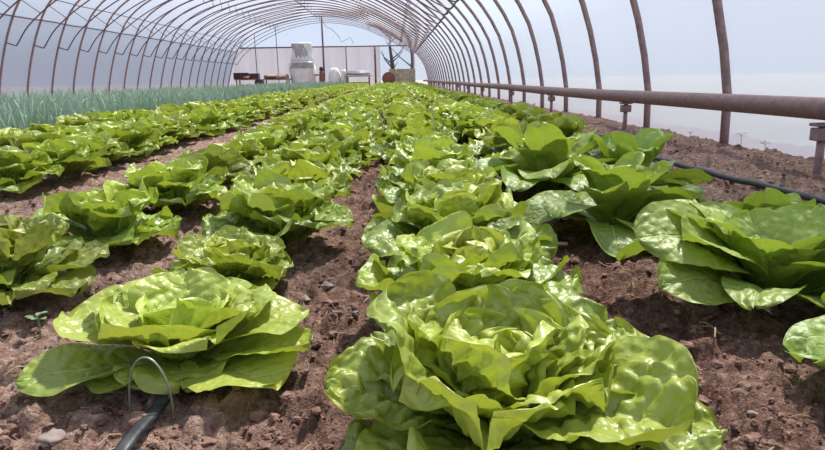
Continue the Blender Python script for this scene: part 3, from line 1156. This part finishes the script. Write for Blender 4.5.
# drip tape and wire hoop in front of the left lettuce
def at(x, y, z=0):
    return Vector((x, y, z))
tp = []
for i in range(14):
    u = i / 13
    x = -.290 + u * .008
    y = .44 + u * .27
    tp.append((x, y))
V, F = [], []
for i, (x, y) in enumerate(tp):
    z = max(.004, gz(x, y) * .6 + .004) + .002 * math.sin(i)
    for k, (dx, dz) in enumerate(((-.0095, 0), (-.004, .0035), (.004, .0035), (.0095, 0), (.004, -.0015), (-.004, -.0015))):
        V.append((x + dx, y - dx * .3, z + dz))
for i in range(13):
    for k in range(6):
        a, b = i * 6 + k, i * 6 + (k + 1) % 6
        F.append((a, b, b + 6, a + 6))
tag(link_mesh('drip_tape', V, F, TAPE), 'flat black drip tape leading under the wire hoop lettuce', 'drip tape')
hoop = []
hx, hy = -.290, .672
for i in range(25):
    u = i / 24
    a = PI * u
    w_ = .024
    hoop.append((hx - w_ * math.cos(a) * (1 + .15 * (1 - math.sin(a))), hy + .006 * math.cos(a), -.02 + .085 * math.sin(a) ** .55 if 0 < u < 1 else -.02))
tag(MB().tube(hoop, .0013, 8).build('wire_hoop', WIRE, None, True), 'thin grey wire hoop stuck in the soil over the drip tape', 'wire hoop')

# weeds at the foot of the right wall
def weed(x, y, h, seed, lb):
    r = random.Random(seed)
    t = empty('weed_seedling', (x, y, gz(x, y)))
    MB().tube([(0, 0, -.01), (.003, 0, h * .5), (0, .002, h)], .0012, 6).build('stem', SPROUT, t, True)
    ps = []
    rng = np.random.default_rng(seed)
    for i in range(6):
        ps.append(leaf(rng, h * .4, h * .11, i * 1.05 + r.random(), .4, .5, .3, .05, 1, 0, 8, 5, .002, h * (.98 - .09 * (i % 3)), floor=-1))
    V, F, U_, a = join(ps)
    link_mesh('leaves', V, F, SPROUT, t, U_)
    tag(t, lb, 'weed')
weed(1.69, 3.05, .075, 1, 'small weed by the white wall, middle one right of the nearest upright')
weed(1.70, 2.86, .06, 2, 'small weed by the white wall, rightmost of the three')
weed(1.66, 3.52, .045, 3, 'tiny weed just left of the nearest upright at the wall foot')
weed(1.62, 2.98, .03, 4, 'low tuft on the earth bank right of the nearest upright')
weed(-.545, .905, .035, 5, 'tiny sprout on dry soil under the speckled lettuce')

# ------------------------------------------------------------------ things before the end wall
def wrapped_stack():
    t = empty('wrapped_stack', (-4.6, 33.0, 0))
    def wob(a, h):
        return 1 + .08 * math.sin(3 * a + h * 4) + .06 * math.sin(7 * a - h * 6) + .03 * math.sin(13 * a + 5 * h)
    MB().lathe([(.60, -.03), (.62, .3), (.60, .6), (.66, .9), (.62, 1.15), (.48, 1.3)], n=48, wob=wob).build('lower_wrap', WHITEP, t, True)
    MB().lathe([(.50, 1.25), (.55, 1.34), (.50, 1.6), (.48, 2.0), (.50, 2.12), (.44, 2.17), (.1, 2.18)], n=48, wob=wob).build('upper_wrap', WHITEP, t, True)
    def patch(a0, a1, z0, z1, slant, rad, nm):
        V, F = [], []
        for j in range(9):
            for i in range(17):
                a = math.radians(a0 + (a1 - a0) * i / 16 + slant * j / 8)
                z = z0 + (z1 - z0) * j / 8
                r_ = rad * wob(a, z) + .02 + .015 * math.sin(a * 15 + z * 9)
                V.append((r_ * math.cos(a), r_ * math.sin(a), z))
        for j in range(8):
            for i in range(16):
                F.append((j * 17 + i, j * 17 + i + 1, j * 17 + i + 18, j * 17 + i + 17))
        link_mesh(nm, V, F, GREYP, t)
    patch(245, 325, 1.42, 2.08, -38, .50, 'grey_panel')
    patch(215, 330, .92, 1.2, 12, .66, 'grey_fold')
    tag(t, 'tall stack wrapped in white plastic sheet left of the centre post', 'wrapped stack')
wrapped_stack()
o = MB().lathe([(.30, -.03), (.33, .25), (.30, .6), (.2, .85), (.12, .92)], n=32, wob=lambda a, h: 1 + .1 * math.sin(3 * a + 4 * h) + .05 * math.sin(8 * a)).build('plastic_sack', WHITEP, None, True)
o.location = (-3.02, 33.1, 0)
tag(o, 'white plastic sack standing just right of the centre post', 'sack')
o = MB().lathe([(.14, -.03), (.16, .3), (.13, .7), (.09, .82)], n=20, wob=lambda a, h: 1 + .1 * math.sin(3 * a + 4 * h)).build('plastic_sack', WHITEP, None, True)
o.location = (-2.55, 33.0, 0)
tag(o, 'narrow white sack leaning beside the larger one', 'sack')

def pump():
    t = empty('motor_stand', (-3.60, 32.4, 0))
    MB().box((0, 0, .1), (.4, .35, .22)).build('base', WOOD, t, False, .01)
    MB().lathe([(.12, .2), (.14, .4), (.10, .6), (.11, .75)], n=14).build('body', REDDISH, t, True)
    MB().box((-.15, 0, .58), (.4, .1, .08)).build('arm', WOOD, t, False, .01)
    MB().lathe([(.05, .75), (.10, .8), (.11, .9), (.05, .98)], n=14).build('cap', DARKT, t, True)
    tag(t, 'small reddish pump with dark cap at the foot of the centre post', 'pump')
pump()

def bench(x0, x1, y, h, label):
    t = empty('potting_table', ((x0 + x1) / 2, y, 0))
    L = x1 - x0
    MB().box((0, 0, h), (L, .8, .06)).build('table_top', WOOD, t, False, .005)
    for sx in (-1, 1):
        for s_ in (-1, 1):
            MB().box((sx * (L / 2 - .1), s_ * .34, (h - .03) / 2 - .02), (.06, .06, h - .01)).build('leg', WOOD, t)
    MB().box((0, -.36, h * .35), (L - .1, .04, .05)).build('rail', WOOD, t)
    tag(t, label, 'table')
bench(-9.0 + 1.1, -6.75, 32.6, .42, 'low wooden table at the far left, carrying dark crates')
bench(-6.6, -5.25, 32.8, .40, 'low wooden table carrying tan bundles, left of the white wrapped stack')
bench(-2.45, -1.15, 32.8, .50, 'long low table carrying grey bundles between sack and doorway')

def crate(x, y, z, d, mat, lb, grp=None, name='crate'):
    t = empty(name, (x, y, z))
    w_, l_, h_ = d
    m = MB()
    m.box((0, 0, .012), (w_, l_, .02))
    m.build('bottom', mat, t)
    m = MB()
    for sx in (-1, 1): m.box((sx * w_ / 2, 0, h_ / 2), (.02, l_, h_))
    for s_ in (-1, 1): m.box((0, s_ * l_ / 2, h_ / 2), (w_, .02, h_))
    m.build('sides', mat, t)
    tag(t, lb, 'crate', grp)
crate(-7.62, 32.55, .452, (.62, .5, .30), DARKT, 'dark crate on the far left table, left one of the pair')
crate(-7.0, 32.55, .452, (.50, .45, .26), DARKT, 'dark crate on the far left table, right one of the pair')
def bundle(x, y, z, L, r, mat, lb, seed, nm='bundle', cat='bundle'):
    rr = random.Random(seed)
    m = MB()
    n = 5
    for k in range(n):
        dy = (k - n / 2) * r * .9
        dz = r * .5 + rr.uniform(0, r * .7)
        m.tube([(-L / 2 + rr.uniform(-.05, .05), dy, dz), (0, dy + rr.uniform(-.03, .03), dz + rr.uniform(-.02, .03)), (L / 2 + rr.uniform(-.05, .05), dy, dz)], r * .5, 8)
    o = m.build(nm, mat, None, True)
    o.location = (x, y, z)
    tag(o, lb, cat)
bundle(-7.3, 32.28, .452, .34, .09, REDDISH, 'reddish brown bundle in front of the dark crates', 1)
bundle(-6.2, 32.8, .432, .6, .12, TANB, 'tan bundle of rolls on the middle left table', 2)
bundle(-5.6, 32.8, .432, .55, .13, TANB, 'tan bundle of rolls nearest the white wrapped stack', 3)
bundle(-1.8, 32.8, .532, 1.1, .13, GREYP, 'grey bundle lying on the table before the grey cloth', 4)
o = MB().lathe([(.02, -.08), (.2, -.08), (.22, -.05), (.22, .05), (.2, .08), (.02, .08)], n=24, axis='y').build('wheel', DARKT, None, True)
o.location = (-6.68, 32.2, .24)
tag(o, 'small dark wheel standing on the ground between the two left tables', 'wheel')

def block_wall():
    m = MB()
    for j in range(4):
        for i in range(4):
            off = .2 if j % 2 else 0
            x = -.45 + i * .40 + off
            if x > 1.0: continue
            x1 = min(x + .39, 1.1)
            m.box(((x + x1) / 2, 33.2, .10 + j * .205), (x1 - x, .3, .20))
    o = m.build('block_pile', BLOCK, None, False, .01)
    tag(o, 'low beige block wall in front of the far doorway', 'block wall')
block_wall()
def reel():
    t = empty('hose_reel', (-.27, 32.75, .34))
    MB().lathe([(.30, -.09), (.33, -.09), (.33, .09), (.30, .09)], n=28, axis='y').build('rim', REDDISH, t, True)
    MB().lathe([(.10, -.12), (.13, -.12), (.13, .06), (.10, .06)], n=20, axis='y').build('hub', REDDISH, t, True)
    MB().lathe([(.28, .02), (.29, .02), (.29, .06), (.28, .06)], n=24, axis='y').build('coil', TANB, t, True)
    for k in range(4):
        a = k * PI / 4
        MB().box((0, -.06, 0), (.60, .03, .03), Matrix.Rotation(a, 3, 'Y')).build('spoke', WOOD, t)
    for sx in (-1, 1):
        MB().box((sx * .25, .0, -.26), (.05, .25, .16)).build('foot', WOOD, t)
    tag(t, 'red-brown hose reel standing against the beige block wall', 'reel')
reel()

# cable sagging under the roof near the end
cab = [(-3.5, 32.5, 3.3), (-3.3, 32.5, 2.9), (-3.0, 32.5, 2.75), (-2.7, 32.5, 2.45), (-2.55, 32.5, 2.15), (-2.1, 32.5, 2.35), (-1.95, 32.5, 2.05)]
tag(MB().tube(cab, .012, 6).build('hanging_cable', RUBBER, None, True), 'thin dark cable hanging from the roof right of the centre post', 'cable')

# beyond the doorway
def tree(x, y, h, seed, lb):
    r = random.Random(seed)
    t = empty('bare_tree', (x, y, -.2))
    MB().tube([(0, 0, 0), (.1, 0, h * .35), (-.05, 0, h * .7), (.1, 0, h)], [.16, .12, .07, .02], 8).build('trunk', BARK, t, True)
    for k in range(12):
        z = h * r.uniform(.25, .95)
        a = r.uniform(0, 6.28)
        L = h * r.uniform(.15, .35)
        p0 = Vector((0, 0, z))
        p1 = p0 + Vector((math.cos(a) * L * .5, math.sin(a) * L * .3, L * .4))
        p2 = p1 + Vector((math.cos(a + .4) * L * .4, 0, L * .45))
        MB().tube([p0, p1, p2], [.045, .03, .01], 6).build('branch', BARK, t, True)
    tag(t, lb, 'tree')
tree(-.15, 37.5, 3.4, 3, 'bare dark tree seen through the far doorway, slanting trunk')
tree(1.05, 38.5, 4.5, 5, 'bare tree at the right side of the far doorway')
m = MB().box((-.98, 38.5, .9), (.42, .3, 2.6)).build('white_post_wall', WHITEW, None, False, .02)
tag(m, 'bright white pillar outside, seen through the left of the far doorway', 'pillar')
